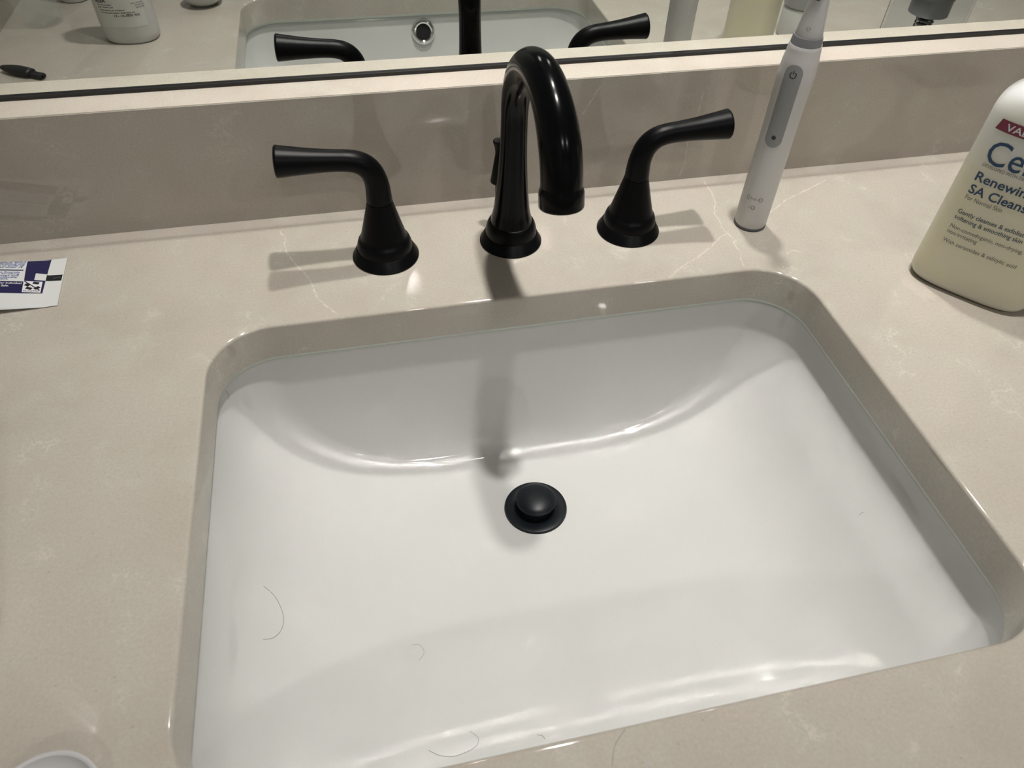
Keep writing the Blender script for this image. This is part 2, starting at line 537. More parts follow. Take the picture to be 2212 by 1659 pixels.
# ------------------------------------------------------------------ sink
RIMZ = -0.0335
DM = 0.128
OV = 0.0045
ax0, by0, rc0 = SAX + OV, SBY + OV, SRC + OV
DRX, DRY = -0.0078, -0.2245
def bowl_contour(d):
    t = min(d / DM, 1.0)
    ax = ax0 * max(0.0, 1 - t ** (1 / .60)) ** (1 / 3.6)
    by = by0 * max(0.0, 1 - t ** (1 / .25)) ** (1 / 24.0)
    k = d * min(1, by / by0)
    by -= 0.5 * (.13 + .20) * k
    rc = min(rc0 * (1 - .62 * t), .97 * min(ax, by))
    return SCX, SCY + .5 * (.20 - .13) * k, ax, by, rc
sink = empty('sink', (SCX, SCY, RIMZ), 'white porcelain undermount sink set in the beige stone', 'sink')
SI = Matrix.Translation(Vector((SCX, SCY, RIMZ))).inverted()
def sp(o): o.parent = sink; o.matrix_parent_inverse = SI; return o
loops = []
NL = 90
tmax = 1 - 1e-5
def contour_pts(d, kmin=.0):
    cx, cyy, ax, by, rc = bowl_contour(d)
    return rrect(cx, cyy, ax, by, rc)
# outer flange under the stone, then down the bowl
loops.append(loop3(rrect(SCX, SCY, ax0 + .022, by0 + .022, rc0 + .022), RIMZ + .0005))
loops.append(loop3(rrect(SCX, SCY, ax0 + .003, by0 + .003, rc0 + .003), RIMZ + .0005))
loops.append(loop3(rrect(SCX, SCY, ax0 + .0008, by0 + .0008, rc0 + .0008), RIMZ))
ds = []
for k in range(NL + 1):
    tau = k / NL
    ds.append(DM * (1 - (1 - tau) ** 2.6) * .99995)
for d in ds[1:]:
    z0 = .0015 + d * (1 - .0015 / DM)
    # the floor rises gently from the drain at the back to the front
    loops.append([(x, y, RIMZ - z0 * (1 - .15 * min(1, d / (.5 * DM)) * (SCY + by0 - y) / (2 * by0))) for x, y in contour_pts(d)])
ZB = RIMZ - DM
# cut the floor open where the drain sits: finish with a small round throat
thr = []
lastc = loops[-1]
nn = len(lastc)
cmx = sum(p[0] for p in lastc) / nn; cmy = sum(p[1] for p in lastc) / nn
basin = loops_mesh('basin', loops, PORC, cap_last=(cmx, cmy, sum(p[2] for p in loops[-1]) / nn))
sp(basin)
bm = bmesh.new(); bm.from_mesh(basin.data)
bmesh.ops.recalc_face_normals(bm, faces=bm.faces)
# make normals look up
up = sum((f.normal.z * f.calc_area() for f in bm.faces))
if up < 0: bmesh.ops.reverse_faces(bm, faces=bm.faces)
bm.to_mesh(basin.data); bm.free()
from mathutils.bvhtree import BVHTree
bmb = bmesh.new(); bmb.from_mesh(basin.data); BASIN_BVH = BVHTree.FromBMesh(bmb)
def floor_z(x, y):
    h = BASIN_BVH.ray_cast(Vector((x, y, .0)), Vector((0, 0, -1)))
    return h[0].z if h[0] is not None else ZB
# silicone bead between stone and bowl
ls = []
for o_, z_ in ((.0005, -TH - .0001), (.0009, -TH - .0018), (.0015, RIMZ + .0002), (.0050, RIMZ - .0003)):
    ls.append(loop3(rrect(SCX, SCY, SAX + o_, SBY + o_, SRC + o_), z_))
cb = sp(loops_mesh('silicone_bead', ls, CAULK)); cb['label'] = 'grey green silicone bead under the stone edge'
# drain
ZD = floor_z(DRX, DRY)
RD = 0.0261
dr = sp(lathe('drain_flange', [(0, .0003), (.0140, .0003), (.0150, .0006), (.0165, .0012), (RD - .003, .0026), (RD - .0006, .0021), (RD, .0006), (RD, -.002)], DRAINB, None, 72, (DRX, DRY, ZD), False))
dr['label'] = 'black flat drain flange'
tilt_parts = [dr]
st = sp(lathe('drain_stopper', [(.0132, -.004), (.0132, .0095), (.0148, .0100), (.0162, .0103), (.0166, .0112), (.0164, .0122), (.0150, .0134), (.012, .0147), (.008, .0156), (.004, .0160), (0, .0161)], DRAINB, None, 72, (DRX, DRY, ZD), True))
tilt_parts.append(st)
hn = BASIN_BVH.ray_cast(Vector((DRX, DRY, 0)), Vector((0, 0, -1)))[1]
if hn.z < 0: hn = -hn
qr = Vector((0, 0, 1)).rotation_difference(hn).to_matrix().to_4x4()
for o_ in tilt_parts:      # the fitting lies flush on the sloping floor
    o_.data.transform(Matrix.Translation((DRX, DRY, ZD + .0003)) @ qr @ Matrix.Translation((-DRX, -DRY, -ZD)))
st['label'] = 'raised black domed pop-up stopper'
# overflow on the front wall, seen in the mirror
ovz, ovx = -.0545, -.0010
oy = BASIN_BVH.ray_cast(Vector((ovx, SCY, ovz)), Vector((0, -1, 0)))[0].y + .0004
def yring(name, prof, mat, loc, tilt):
    o = lathe(name, prof, mat, None, 48, (0, 0, 0), True)
    o.data.transform(Matrix.Translation(Vector(loc)) @ Matrix.Rotation(-pi / 2 + tilt, 4, 'X'))
    return sp(o)
o1 = yring('overflow_ring', [(.0102, .0004), (.0106, .0030), (.0122, .0042), (.0146, .0036), (.0162, .0018), (.0166, -.0006)], CHROME, (ovx, oy, ovz), .29)
o1['label'] = 'round chrome overflow ring'
o2 = yring('overflow_opening', [(.0104, -.0008), (.0104, .0012), (0, .0012)], HOLE, (ovx, oy, ovz), .29)
o2['label'] = 'dark overflow opening'

# ------------------------------------------------------------------ faucet
def base_profile(rb, k=1.0):
    # escutcheon: bevelled foot, fine step, rounded shoulder
    return [(rb - .0006, 0), (rb, .0004), (rb, .0012), (rb - .0006, .0018), (rb - .0038, .0082), (rb - .0044, .0086)]

def handle(name, x, y, sgn, label):
    e = empty(name, (x, y, 0), label, 'tap', 0.0)
    rb = .0262
    lathe('escutcheon', base_profile(rb), BLACK, e, 72)
    prof = [(rb - .0046, .0083), (rb - .0047, .0098), (rb - .0050, .0125), (rb - .0060, .0155), (rb - .0072, .0172), (rb - .0077, .0176)]
    zs = .0500
    for i in range(1, 15):
        t = i / 14
        z = .0176 + (zs - .0176) * t
        r = (rb - .0080) + (.0097 - (rb - .0080)) * (1 - (1 - t) ** 1.05)
        prof.append((r, z))
    lathe('handle_body', prof, BLACK, e, 72)
    lathe('seam_ring', [(.0090, zs - .0001), (.0090, zs + .0007)], SEAM, e, 48)
    # lever: neck up from the seam, bends outward, flares to the end
    cl = [(0, zs + .0006), (0, .056), (.0002, .0625), (.0010, .0680), (.0031, .0745), (.0068, .0796), (.0122, .0832), (.0190, .0851), (.0270, .0860), (.0360, .0867), (.0450, .0873), (.0540, .0880), (.0620, .0886), (.0672, .0890)]
    rr = [.0097, .0094, .0090, .0087, .0085, .0083, .0080, .0078, .0078, .0082, .0089, .0098, .0107, .0113]
    # resample smoothly
    P, Rr = [], []
    def cr(a, b, c, d, t):
        return .5 * (2 * b + (c - a) * t + (2 * a - 5 * b + 4 * c - d) * t * t + (3 * b - a - 3 * c + d) * t ** 3)
    for i in range(len(cl) - 1):
        q = [cl[max(i - 1, 0)], cl[i], cl[i + 1], cl[min(i + 2, len(cl) - 1)]]
        qr = [rr[max(i - 1, 0)], rr[i], rr[i + 1], rr[min(i + 2, len(cl) - 1)]]
        for s in range(5):
            t = s / 5
            P.append((sgn * cr(q[0][0], q[1][0], q[2][0], q[3][0], t), 0, cr(q[0][1], q[1][1], q[2][1], q[3][1], t)))
            Rr.append(cr(*qr, t))
    P.append((sgn * cl[-1][0], 0, cl[-1][1])); Rr.append(rr[-1])
    # rounded end cap
    dx, dz = cl[-1][0] - cl[-2][0], cl[-1][1] - cl[-2][1]
    l = sqrt(dx * dx + dz * dz); dx /= l; dz /= l
    for d_, r_ in ((.0006, .0112), (.0012, .0106), (.0016, .0097), (.0022, .0060), (.0024, .0006)):
        P.append((sgn * (cl[-1][0] + dx * d_), 0, cl[-1][1] + dz * d_)); Rr.append(r_)
    tube('lever', P, Rr, BLACK, e, 40)
    return e
handle('sink_tap', -.1016, -.0669, -1, 'black faucet handle left of the spout, lever pointing left')
handle('sink_tap', .1016, -.0669, 1, 'black faucet handle right of the spout, lever pointing right')

spt = empty('faucet_spout', (.0008, -.0647, 0), 'tall black gooseneck faucet spout between the two handles', 'faucet', .0539)
rbs = .0253
lathe('escutcheon', base_profile(rbs), BLACK, spt, 72)
lathe('base_collar', [(rbs - .0046, .0083), (rbs - .0047, .0100), (rbs - .0050, .0135), (rbs - .0060, .0168), (rbs - .0070, .0188), (rbs - .0077, .0196), (rbs - .0085, .0199)], BLACK, spt, 72)
P, Rr = [], []
zc, RA, pitch = .1082, .0543, .2093
NZ = 30
for i in range(NZ):
    t = i / (NZ - 1)
    z = .0196 + (zc - .0196) * t
    P.append((0, 0, z))
    zz = (z - .03) / (zc - .03)
    Rr.append(.0098 + .0047 * max(0, 1 - zz) ** 2.2 if zz > 0 else .0145 + (-zz) * .0175)
A = pi - pitch
for i in range(1, 61):
    a = A * i / 60
    P.append((0, -(RA - RA * cos(a)), zc + RA * sin(a))); Rr.append(.0098 + (.0131 - .0098) * min(1, a / A * 1.15))
e_ = P[-1]; dv = (0, -sin(A), cos(A))
for i in range(1, 4):
    P.append((0, e_[1] + dv[1] * .0022 * i, e_[2] + dv[2] * .0022 * i)); Rr.append(.0131)
tube('spout_pipe', P, Rr, BLACKG, spt, 48)
e_ = P[-1]
def al(d): return (0, e_[1] + dv[1] * d, e_[2] + dv[2] * d)
tube('spout_mouth', [al(-.0040), al(-.0028), al(-.0016), al(-.0004), al(.0008), al(.0086), al(.0094), al(.0099), al(.0100), al(.0100)],
     [.01305, .01330, .01375, .01415, .01430, .01435, .0142, .0138, .0133, .0110], BLACKG, spt, 48)
tube('aerator', [al(.0080), al(.0097)], [.0109, .0109], HOLE, spt, 32)
# lift rod behind the spout with its flared knob
lx, ly = -.0058, .0210
rod = tube('lift_rod', [(lx, ly, .0002), (lx, ly, .0605)], [.0022, .0022], BLACK, spt, 20)
lathe('rod_knob', [(.0062, .0430), (.0063, .0437), (.0043, .056), (.0028, .066), (.0026, .069), (.0034, .0740), (.0044, .0768), (.0045, .0778), (.0040, .0786), (.002, .0790), (0, .0791)], BLACK, rod, 32, (lx, ly, 0))
lathe('rod_collar', [(.0060, .0002), (.0060, .0022), (.0045, .0030), (.0022, .0032)], BLACK, rod, 32, (lx, ly, 0))

# ------------------------------------------------------------------ toothbrush
BX, BY = .2085, -.0765
fa = atan2(CAM[1] - BY, CAM[0] - BX) - .14
brush = empty('electric_toothbrush', (BX, BY, 0), 'white electric toothbrush standing upright right of the faucet', 'toothbrush', fa)
PROF = [(.0118, .0012), (.0128, .0022), (.0133, .0045), (.01335, .02), (.0131, .055), (.01295, .095), (.0133, .115), (.01345, .130), (.0128, .140), (.01195, .1465), (.0116, .1500), (.0112, .1518)]
def brad(z):
    for (r0, z0), (r1, z1) in zip(PROF, PROF[1:]):
        if z0 <= z <= z1: return r0 + (r1 - r0) * (z - z0) / (z1 - z0)
    return PROF[-1][0]
fine = []
for (r0, z0), (r1, z1) in zip(PROF, PROF[1:]):
    for k in range(4): fine.append((r0 + (r1 - r0) * k / 4, z0 + (z1 - z0) * k / 4))
fine.append(PROF[-1])
lathe('handle_shell', fine, WHITEM, brush, 64, crease=50)
bb = lathe('base_cap', [(.0126, 0), (.0133, .0005), (.0134, .0022), (.0122, .0026)], BASEP, brush, 64); bb['label'] = 'dark grey foot'
rg = lathe('neck_ring', [(.0111, .1516), (.0110, .1522), (.01035, .1570), (.0102, .1576)], GREYR, brush, 64); rg['label'] = 'grey plastic ring'
head = lathe('brush_head', [(.0094, .1574), (.0095, .1582), (.0089, .1635), (.0080, .1700), (.0068, .1780), (.0058, .186), (.0050, .196), (.0045, .208), (.0043, .220), (.0042, .232)], WHITEP, brush, 48)
lathe('head_disc', [(0, -.0032), (.0055, -.0030), (.0068, -.002), (.0068, .002), (.0055, .003), (0, .0032)], WHITEP, head, 32)
hd = [o for o in COL.objects if o.name.startswith('head_disc')][-1]
hd.data.transform(Matrix.Translation((.0, 0, .2365)) @ Matrix.Rotation(pi / 2, 4, 'Y'))
bz = []
for i in range(7):
    for k in range(max(1, i * 5)):
        pass
brv, brf = [], []
for rr_, nk in ((0, 1), (.0022, 7), (.0044, 13)):
    for k in range(nk):
        a = 2 * pi * k / nk
        c0 = (rr_ * cos(a), rr_ * sin(a))
        b0 = len(brv)
        for xx in (.0028, .0105):
            for q in range(6):
                t = 2 * pi * q / 6
                brv.append((xx, c0[0] + .0008 * cos(t), .2365 + c0[1] + .0008 * sin(t)))
        for q in range(6): brf.append((b0 + q, b0 + (q + 1) % 6, b0 + 6 + (q + 1) % 6, b0 + 6 + q))
        brf.append(tuple(b0 + 6 + q for q in range(6)))
br_ = mesh('bristles', brv, brf, GREYINK, head); br_['kind'] = 'stuff'
def bmap(off):
    def f(u, z):
        r = brad(z) + off; a = u / r
        return (r * cos(a), r * sin(a), z)
    return f
def capsule_patch(name, u0, zlo, zhi, hw, fmap, mat, parent, n=12, m=14):
    V, F = [], []
    zs_ = []
    for i in range(n + 1): zs_.append((zlo + hw - hw * cos(pi / 2 * i / n), hw * sin(pi / 2 * i / n)))
    for i in range(1, 10): zs_.append((zlo + hw + (zhi - zlo - 2 * hw) * i / 10, hw))
    for i in range(n + 1): zs_.append((zhi - hw + hw * sin(pi / 2 * i / n), hw * cos(pi / 2 * i / n)))
    for z, wv in zs_:
        for k in range(m + 1): V.append(fmap(u0 + wv * (2 * k / m - 1), z))
    for i in range(len(zs_) - 1):
        for k in range(m): F.append((i * (m + 1) + k, i * (m + 1) + k + 1, (i + 1) * (m + 1) + k + 1, (i + 1) * (m + 1) + k))
    return mesh(name, V, F, mat, parent)
pn = capsule_patch('grip_panel', 0, .0772, .1405, .0067, bmap(.00022), GREYP, brush); pn['label'] = 'grey soft grip strip'
def ring_patch(name, u0, z0, r0, r1, fmap, mat, parent, a0=0, a1=2 * pi, n=36, extra=None):
    V, F = [], []
    for i in range(n + 1):
        a = a0 + (a1 - a0) * i / n
        for r in (r0, r1): V.append(fmap(u0 + r * cos(a), z0 + r * sin(a)))
    for i in range(n): F.append((2 * i, 2 * i + 1, 2 * i + 3, 2 * i + 2))
    if extra:
        b = len(V)
        for (u, z) in extra: V.append(fmap(u, z))
        F.append(tuple(range(b, b + len(extra))))
    return mesh(name, V, F, mat, parent, False)
f2 = bmap(.00040)
ring_patch('power_symbol', 0, .1335, .00185, .0025, f2, DARKP, pn, pi / 2 + .55, pi / 2 + 2 * pi - .55, 36,
           [(-.00032, .1340), (.00032, .1340), (.00032, .1366), (-.00032, .1366)])
ring_patch('indicator_light', 0, .0853, 0, .00165, f2, DARKP, pn)
f3 = bmap(.00012)
# debossed maker's mark near the foot: rounded box with lettering, and the ring mark below
def outline_capsule(name, u0, z0, hw, hh, t, fmap, mat, parent):
    V, F = [], []; n = 16
    pts = []
    for s in (1, -1):
        for i in range(n + 1):
            a = (-pi / 2 if s > 0 else pi / 2) + pi * i / n
            pts.append((s * (hw - hh), cos(a), sin(a)))
    for (cx_, ca, sa) in pts:
        for r in (hh - t, hh): V.append(fmap(u0 + cx_ + r * ca, z0 + r * sa))
    m_ = len(pts)
    for i in range(m_):
        j = (i + 1) % m_
        F.append((2 * i, 2 * i + 1, 2 * j + 1, 2 * j))
    return mesh(name, V, F, mat, parent, False)
outline_capsule('mark_outline', 0, .0312, .0068, .0022, .00045, f3, ENGR, brush)
put_text('mark_lettering', [('Oral-B', -.0048, .0302, .0022, .0, .0096)], f3, ENGR, brush)
ring_patch('ring_mark', .0008, .0232, .0013, .0018, f3, ENGR, brush)
put_text('mark_lettering', [('i', -.0026, .0216, .0031, .0, .0004)], f3, ENGR, brush)
def hmap(off):
    def f(u, z):
        pr = [(.0095, .1582), (.0089, .1635), (.0080, .1700), (.0068, .1780), (.0058, .186), (.0050, .196)]
        r = pr[-1][0]
        for (r0, z0), (r1, z1) in zip(pr, pr[1:]):
            if z0 <= z <= z1: r = r0 + (r1 - r0) * (z - z0) / (z1 - z0)
        r += off; a = u / r
        return (r * cos(a), r * sin(a), z)
    return f
hm = hmap(.00012)
def outline_poly(name, pts, t, fmap, mat, parent):
    V, F = [], []; m_ = len(pts)
    cx_ = sum(p[0] for p in pts) / m_; cz_ = sum(p[1] for p in pts) / m_
    for (u, z) in pts:
        V.append(fmap(u, z)); V.append(fmap(cx_ + (u - cx_) * (1 - t), cz_ + (z - cz_) * (1 - t)))
    for i in range(m_):
        j = (i + 1) % m_; F.append((2 * i, 2 * i + 1, 2 * j + 1, 2 * j))
    return mesh(name, V, F, mat, parent, False)
hp = []
for i in range(28):
    t = 2 * pi * i / 28
    hp.append((.00155 * sin(t) ** 3, .1640 + .0001 * (13 * cos(t) - 5 * cos(2 * t) - 2 * cos(3 * t) - cos(4 * t))))
outline_poly('heart_mark', hp, .22, hm, ENGR, head)
capsule_patch('logo_patch', 0, .1815, .1965, .0019, hm, BASEP, head, 8, 8)
put_text('logo_lettering', [('Oral-B', .0010, .1830, .0020, .01, .0122, pi / 2)], hmap(.0003), WHITEINK, head)

# ------------------------------------------------------------------ cleanser bottle
cdir = Vector((.634, -.773, 0)); cnor = Vector((-.773, -.634, 0))
borig = Vector((.3078, -.1767, 0))
UC, BA, BB = .030, .0440, .0250
bcen = borig + cdir * UC - cnor * BB
bang = atan2(cdir.y, cdir.x)
bot = empty('cleanser_bottle', bcen, 'large translucent bottle of pale yellow facial cleanser with blue lettering, at the right edge', 'bottle', bang)
# local frame: x along the label, -y towards the viewer
NE = 3.4
def sect(z):
    """half width, half depth at height z"""
    if z < .010:
        t = z / .010; k = sqrt(max(0, 1 - (1 - t) ** 2)); return BA - .0070 * (1 - k), BB - .0070 * (1 - k)
    zt = .136
    if z <= zt: return BA, BB
    t = min(1, (z - zt) / .024)
    k = sqrt(max(0, 1 - t ** 2.0))
    return .0150 + (BA - .0150) * k ** 1.1, .0150 + (BB - .0150) * k
def selp(a, ax, by, ne):
    c, s = cos(a), sin(a)
    return (ax * math.copysign(abs(c) ** (2 / ne), c), by * math.copysign(abs(s) ** (2 / ne), s))
NS = 96
zs_ = [0, .0006, .0015, .003, .005, .0075, .010] + [.010 + (.136 - .010) * i / 12 for i in range(1, 13)] + [.136 + .024 * sin(pi / 2 * i / 14) for i in range(1, 15)]
loops = []
for z in zs_:
    a_, b_ = sect(z)
    tt = max(0, min(1, (z - .148) / .012)); ne = NE + (2.0 - NE) * tt
    loops.append([(*selp(2 * pi * i / NS, a_, b_, ne), z) for i in range(NS)])
for r, z in ((.0146, .1612), (.0140, .1630), (.0140, .1720)):
    loops.append([(r * cos(2 * pi * i / NS), r * sin(2 * pi * i / NS), z) for i in range(NS)])
shell = loops_mesh('bottle_shell', loops, BOTTLE, bot, cap_last=(0, 0, .1720))
bm = bmesh.new(); bm.from_mesh(shell.data); bm.verts.ensure_lookup_table()
bm.faces.new([bm.verts[i] for i in reversed(range(NS))])
bmesh.ops.recalc_face_normals(bm, faces=bm.faces); bm.to_mesh(shell.data); bm.free()
for p in shell.data.polygons: p.use_smooth = True
sharp(shell, 60)
pc = lathe('pump_collar', [(.0165, .1655), (.0168, .1665), (.0168, .1840), (.0160, .1850), (.0080, .1855), (.0078, .1900), (.0055, .1905), (.0055, .2150)], WHITEP, bot, 48)
ph = lathe('pump_head', [(.0095, .2150), (.0110, .2160), (.0112, .2230), (.0095, .2255), (0, .2262)], WHITEP, bot, 40)
tube('pump_nozzle', [(-.008, 0, .2205), (-.022, 0, .2200), (-.036, 0, .2175), (-.043, 0, .2120)], [.0055, .0050, .0042, .0034], WHITEP, ph, 20)
def lab(off):
    def f(u, z):
        a_, b_ = sect(max(z, .0101))
        x = u - UC
        tt = max(0, min(1, (z - .148) / .012)); ne = NE + (2.0 - NE) * tt
        q = min(.9999, abs(x) / a_)
        y = b_ * (1 - q ** ne) ** (1 / ne)
        return (x, -(y + off), z)
    return f
lf = lab(.00022)
band = patch('maroon_band', [(-.0058, .1277), (.0660, .1277), (.0672, .1353), (-.0040, .1353)], lf, MAROON, bot, 30, 3)
band['label'] = 'maroon band with white lettering'
put_text('band_lettering', [('VALUE SIZE', .0003, .1292, .0046, .012, .040)], lab(.0004), WHITEINK, band)
put_text('brand_lettering', [('CeraVe', -.0024, .1052, .0168, .004, .064)], lf, LOGOBLUE, bot)
put_text('product_lettering', [('Renewing', -.0016, .0912, .0066, .018, .0385), ('SA Cleanser', -.0014, .0814, .0066, .018, .0475)], lf, LOGOBLUE, bot)
put_text('claim_lettering', [('Gently cleanses & exfoliates,', -.0008, .0648, .0033, .014, .0500), ('softening & smoothing skin', -.0009, .0598, .0033, .014, .0468)], lf, LABELDK, bot)
for it in [('DEVELOPED WITH DERMATOLOGISTS', -.0016, .1021, .0023, .004, .0480), ('For Normal Skin', -.0011, .0763, .0033, .004, .0252),
           ('Non-comedogenic, non-drying,', -.0006, .0524, .0031, .006, .0505), ('non-irritating', -.0007, .0477, .0031, .006, .0215),
           ('With ceramides & salicylic acid', -.0006, .0402, .0031, .006, .0520)]:
    put_text('small_lettering', [it], lf, LABELGR, bot)

# ------------------------------------------------------------------ toothpaste tube
ca = Vector((-.3452, -.0282, 0)); cb_ = Vector((-.3417, -.0863, 0))
TW = (cb_ - ca).length
tdir = (cb_ - ca).normalized()                  # back -> front
sdir = Vector((tdir.y, -tdir.x, 0))             # along the tube, leftwards
if sdir.x > 0: sdir = -sdir
tang = atan2(sdir.y, sdir.x)
TL = .150
tp = empty('toothpaste_tube', ca + tdir * TW / 2, 'navy and white toothpaste tube lying flat at the left edge', 'toothpaste tube', tang)
# local frame: x along the tube from the crimp, y across (sign found from the front side), z up
fy = 1.0 if (Matrix.Rotation(tang, 3, 'Z') @ Vector((0, 1, 0))).dot(tdir) > 0 else -1.0
def tsec(s):
    hh = .0006 + .0125 * (max(0, s - .010) / .115) ** 1.0 * (1 if s > .010 else 0)
    hh = min(hh, .0185)
    per = 2 * TW
    # half width of an ellipse of the same girth
    ww = TW / 2 - .62 * hh * hh / (TW / 2) - .04 * hh
    return max(ww, hh), hh
def tmap(off=0.0):
    def f(s, t):
        ww, hh = tsec(s)
        ph_ = pi * (1 - t)
        # equal arc positions across the flattened ellipse
        n_ = 24; acc = [0]
        y, z = ww * cos(ph_), hh * sin(ph_)
        nx, nz = cos(ph_) / max(ww, 1e-6), sin(ph_) / max(hh, 1e-6)
        l_ = sqrt(nx * nx + nz * nz) or 1
        return (s, fy * (y + off * nx / l_), hh + z + off * nz / l_ + .0001)
    return f
_arc = {}
def tuv(off=0.0):
    base = tmap(off)
    def f(s, t):
        # t as a fraction of the girth seen from above: blend of width and arc
        tt = max(0.0, min(1.0, t))
        c_ = cos(pi * (1 - tt))
        lin = 1 - math.acos(max(-1, min(1, 2 * tt - 1))) / pi
        return base(s, lin)
    return f
Vt, Ft = [], []
NSs, NT = 40, 48
sl = [0, .0005] + [.0110 * i / 4 for i in range(1, 5)] + [.011 + (TL - .011) * i / 34 for i in range(1, 35)]
for s in sl:
    ww, hh = tsec(s)
    for k in range(NT):
        a = 2 * pi * k / NT
        Vt.append((s, fy * ww * cos(a), hh + hh * sin(a) + .0001))
for i in range(len(sl) - 1):
    for k in range(NT):
        j = (k + 1) % NT
        Ft.append((i * NT + k, i * NT + j, (i + 1) * NT + j, (i + 1) * NT + k))
Ft.append(tuple(range(NT))); Ft.append(tuple((len(sl) - 1) * NT + k for k in range(NT)))
tb = mesh('tube_body', Vt, Ft, TUBEW, tp)
bm = bmesh.new(); bm.from_mesh(tb.data); bmesh.ops.recalc_face_normals(bm, faces=bm.faces); bm.to_mesh(tb.data); bm.free()
sharp(tb, 50)
for i in range(4):      # embossed lines of the crimp
    pass
ww, hh = tsec(TL)
tcap = lathe('tube_cap', [(.011, 0), (.012, .001), (.0115, .018), (.010, .022), (0, .0222)], WHITEP, tp, 32)
tcap.data.transform(Matrix.Translation((TL + .002, 0, hh + .0001)) @ Matrix.Rotation(pi / 2, 4, 'Y'))
U = tuv(.00018)
U2 = tuv(.00030)
U3 = tuv(.00042)
nv = patch('navy_print', [(.0112, -.0), (.0270, -.0), (.0240, .735), (.0118, .735)], U, NAVY, tp, 16, 16); nv['label'] = 'navy printed panel'
nv2 = patch('navy_print', [(.0245, .50), (.1200, .47), (.1200, .70), (.0240, .735)], U, NAVY, tp, 30, 6)
patch('white_square', [(.0115, .345), (.0188, .325), (.0188, .470), (.0115, .480)], U2, TUBEW, nv, 6, 4)
patch('black_mark', [(.0006, .385), (.0116, .360), (.0117, .478), (.0007, .508)], U, BLACKINK, tp, 8, 4)
patch('navy_print', [(.0275, .245), (.1200, .225), (.1200, .250), (.0272, .268)], U, NAVY, tp, 24, 2)
patch('navy_print', [(.0460, .90), (.1200, .90), (.1200, .985), (.0450, .985)], U, NAVY, tp, 16, 5)
patch('grey_print', [(.0410, .895), (.0462, .90), (.0452, .985), (.0405, .985)], U, GREYINK, tp, 4, 5)
# recycling sign: white square, arrows struck through
rc_ = patch('recycling_sign', [(.0132, .505), (.0252, .490), (.0246, .715), (.0130, .725)], U2, WHITEINK, tp, 6, 6)
rc_['label'] = 'small white recycling sign struck through'
def seg(name, a, b, wd, fmap, mat, parent):
    dx, dy = b[0] - a[0], (b[1] - a[1]) * TW
    l_ = sqrt(dx * dx + dy * dy); nx, ny = -dy / l_ * wd / 2, dx / l_ * wd / 2 / TW
    return patch(name, [(a[0] + nx, a[1] + ny), (b[0] + nx, b[1] + ny), (b[0] - nx, b[1] - ny), (a[0] - nx, a[1] - ny)], fmap, mat, parent, 4, 1)
for (a, b, wd) in (((.0246, .498), (.0138, .680), .0008), ((.0236, .560), (.0210, .590), .0026), ((.0226, .628), (.0190, .655), .0026), ((.0172, .655), (.0144, .610), .0026), ((.0190, .528), (.0152, .540), .0026)):
    seg('sign_stroke', a, b, wd, U3, BLACKINK, rc_)
def txt_tube(name, items, fmap, mat):
    # u of the text runs towards the crimp, v runs to the back edge; heights are in metres
    def fm(u, v): return fmap(-u, 1 - v / TW)
    its = []
    for s, s_end, t, ch, bold, wd in items: its.append((s, -(s_end + wd), (1 - t) * TW, ch, bold, wd))
    return put_text(name, its, fm, mat, tp)
LH = .0015
txt_tube('direction_lettering', [
    ('adults and children 12 years of age and older: apply at least a', .0275, 0.055, LH, .016, .078),
    ('1-inch strip of the product onto a soft bristle toothbrush. brush', .0278, 0.091, LH, .016, .080),
    ('teeth thoroughly for at least 1 minute twice a day (morning and', .0280, 0.127, LH, .016, .079),
    ('evening), or as recommended by a dentist. Make sure to brush all', .0282, 0.163, LH, .016, .080),
    ('sensitive areas of the teeth. Minimize swallowing. children under 12', .0285, 0.199, LH, .016, .082),
    ('toothpaste containing stannous fluoride', .0290, 0.315, LH, .016, .052),
    ('protection with adequate tooth brushing', .0292, 0.352, LH, .016, .053),
    ('may help relieve or prevent and', .0294, 0.389, LH, .016, .043),
    ('this product is specifically', .0297, 0.426, LH, .016, .037),
    ('see a dental expert.', .0350, 0.463, LH, .016, .026)], U2, BLUEINK)
txt_tube('notice_lettering', [('Not For Individual', .0262, .556, .0022, .012, .0190), ('Retail Sale.', .0335, .608, .0022, .012, .0118)], U2, WHITEINK)
txt_tube('sign_lettering', [('PLASTIC', .0142, .705, .0014, .012, .0096)], U3, BLACKINK)
txt_tube('crimp_lettering', [('EXP', .0018, .455, .0018, .0, .0045)], U2, LABELGR)

# ------------------------------------------------------------------ things seen in the mirror or at the frame edge
# white shallow lid, lower left corner
lid = empty('jar_lid', (-.2780, -.4375, 0), 'round white shallow lid lying open side up left of the sink', 'lid')
lathe('lid_shell', [(.0100, .0001), (.0150, .0010), (.0205, .0048), (.0243, .0105), (.0252, .0130), (.0251, .0142), (.0243, .0148), (.0232, .0142), (.0215, .0108), (.0165, .0058), (.0120, .0042), (0, .0040)], WHITEP, lid, 64)
lathe('lid_liner', [(.0150, .0052), (.0148, .0056), (0, .0054)], GREYINK, lid, 48)
# drinking glass
gl = empty('drinking_glass', (-.4600, -.4020, 0), 'clear drinking glass near the left wall, seen in the mirror', 'glass')
lathe('glass_wall', [(0, .0003), (.0205, .0003), (.0222, .0012), (.0228, .003), (.0262, .095), (.0264, .0962), (.0254, .0965), (.0250, .0955), (.0212, .0075), (.0185, .0050), (0, .0042)], GLASS, gl, 56)
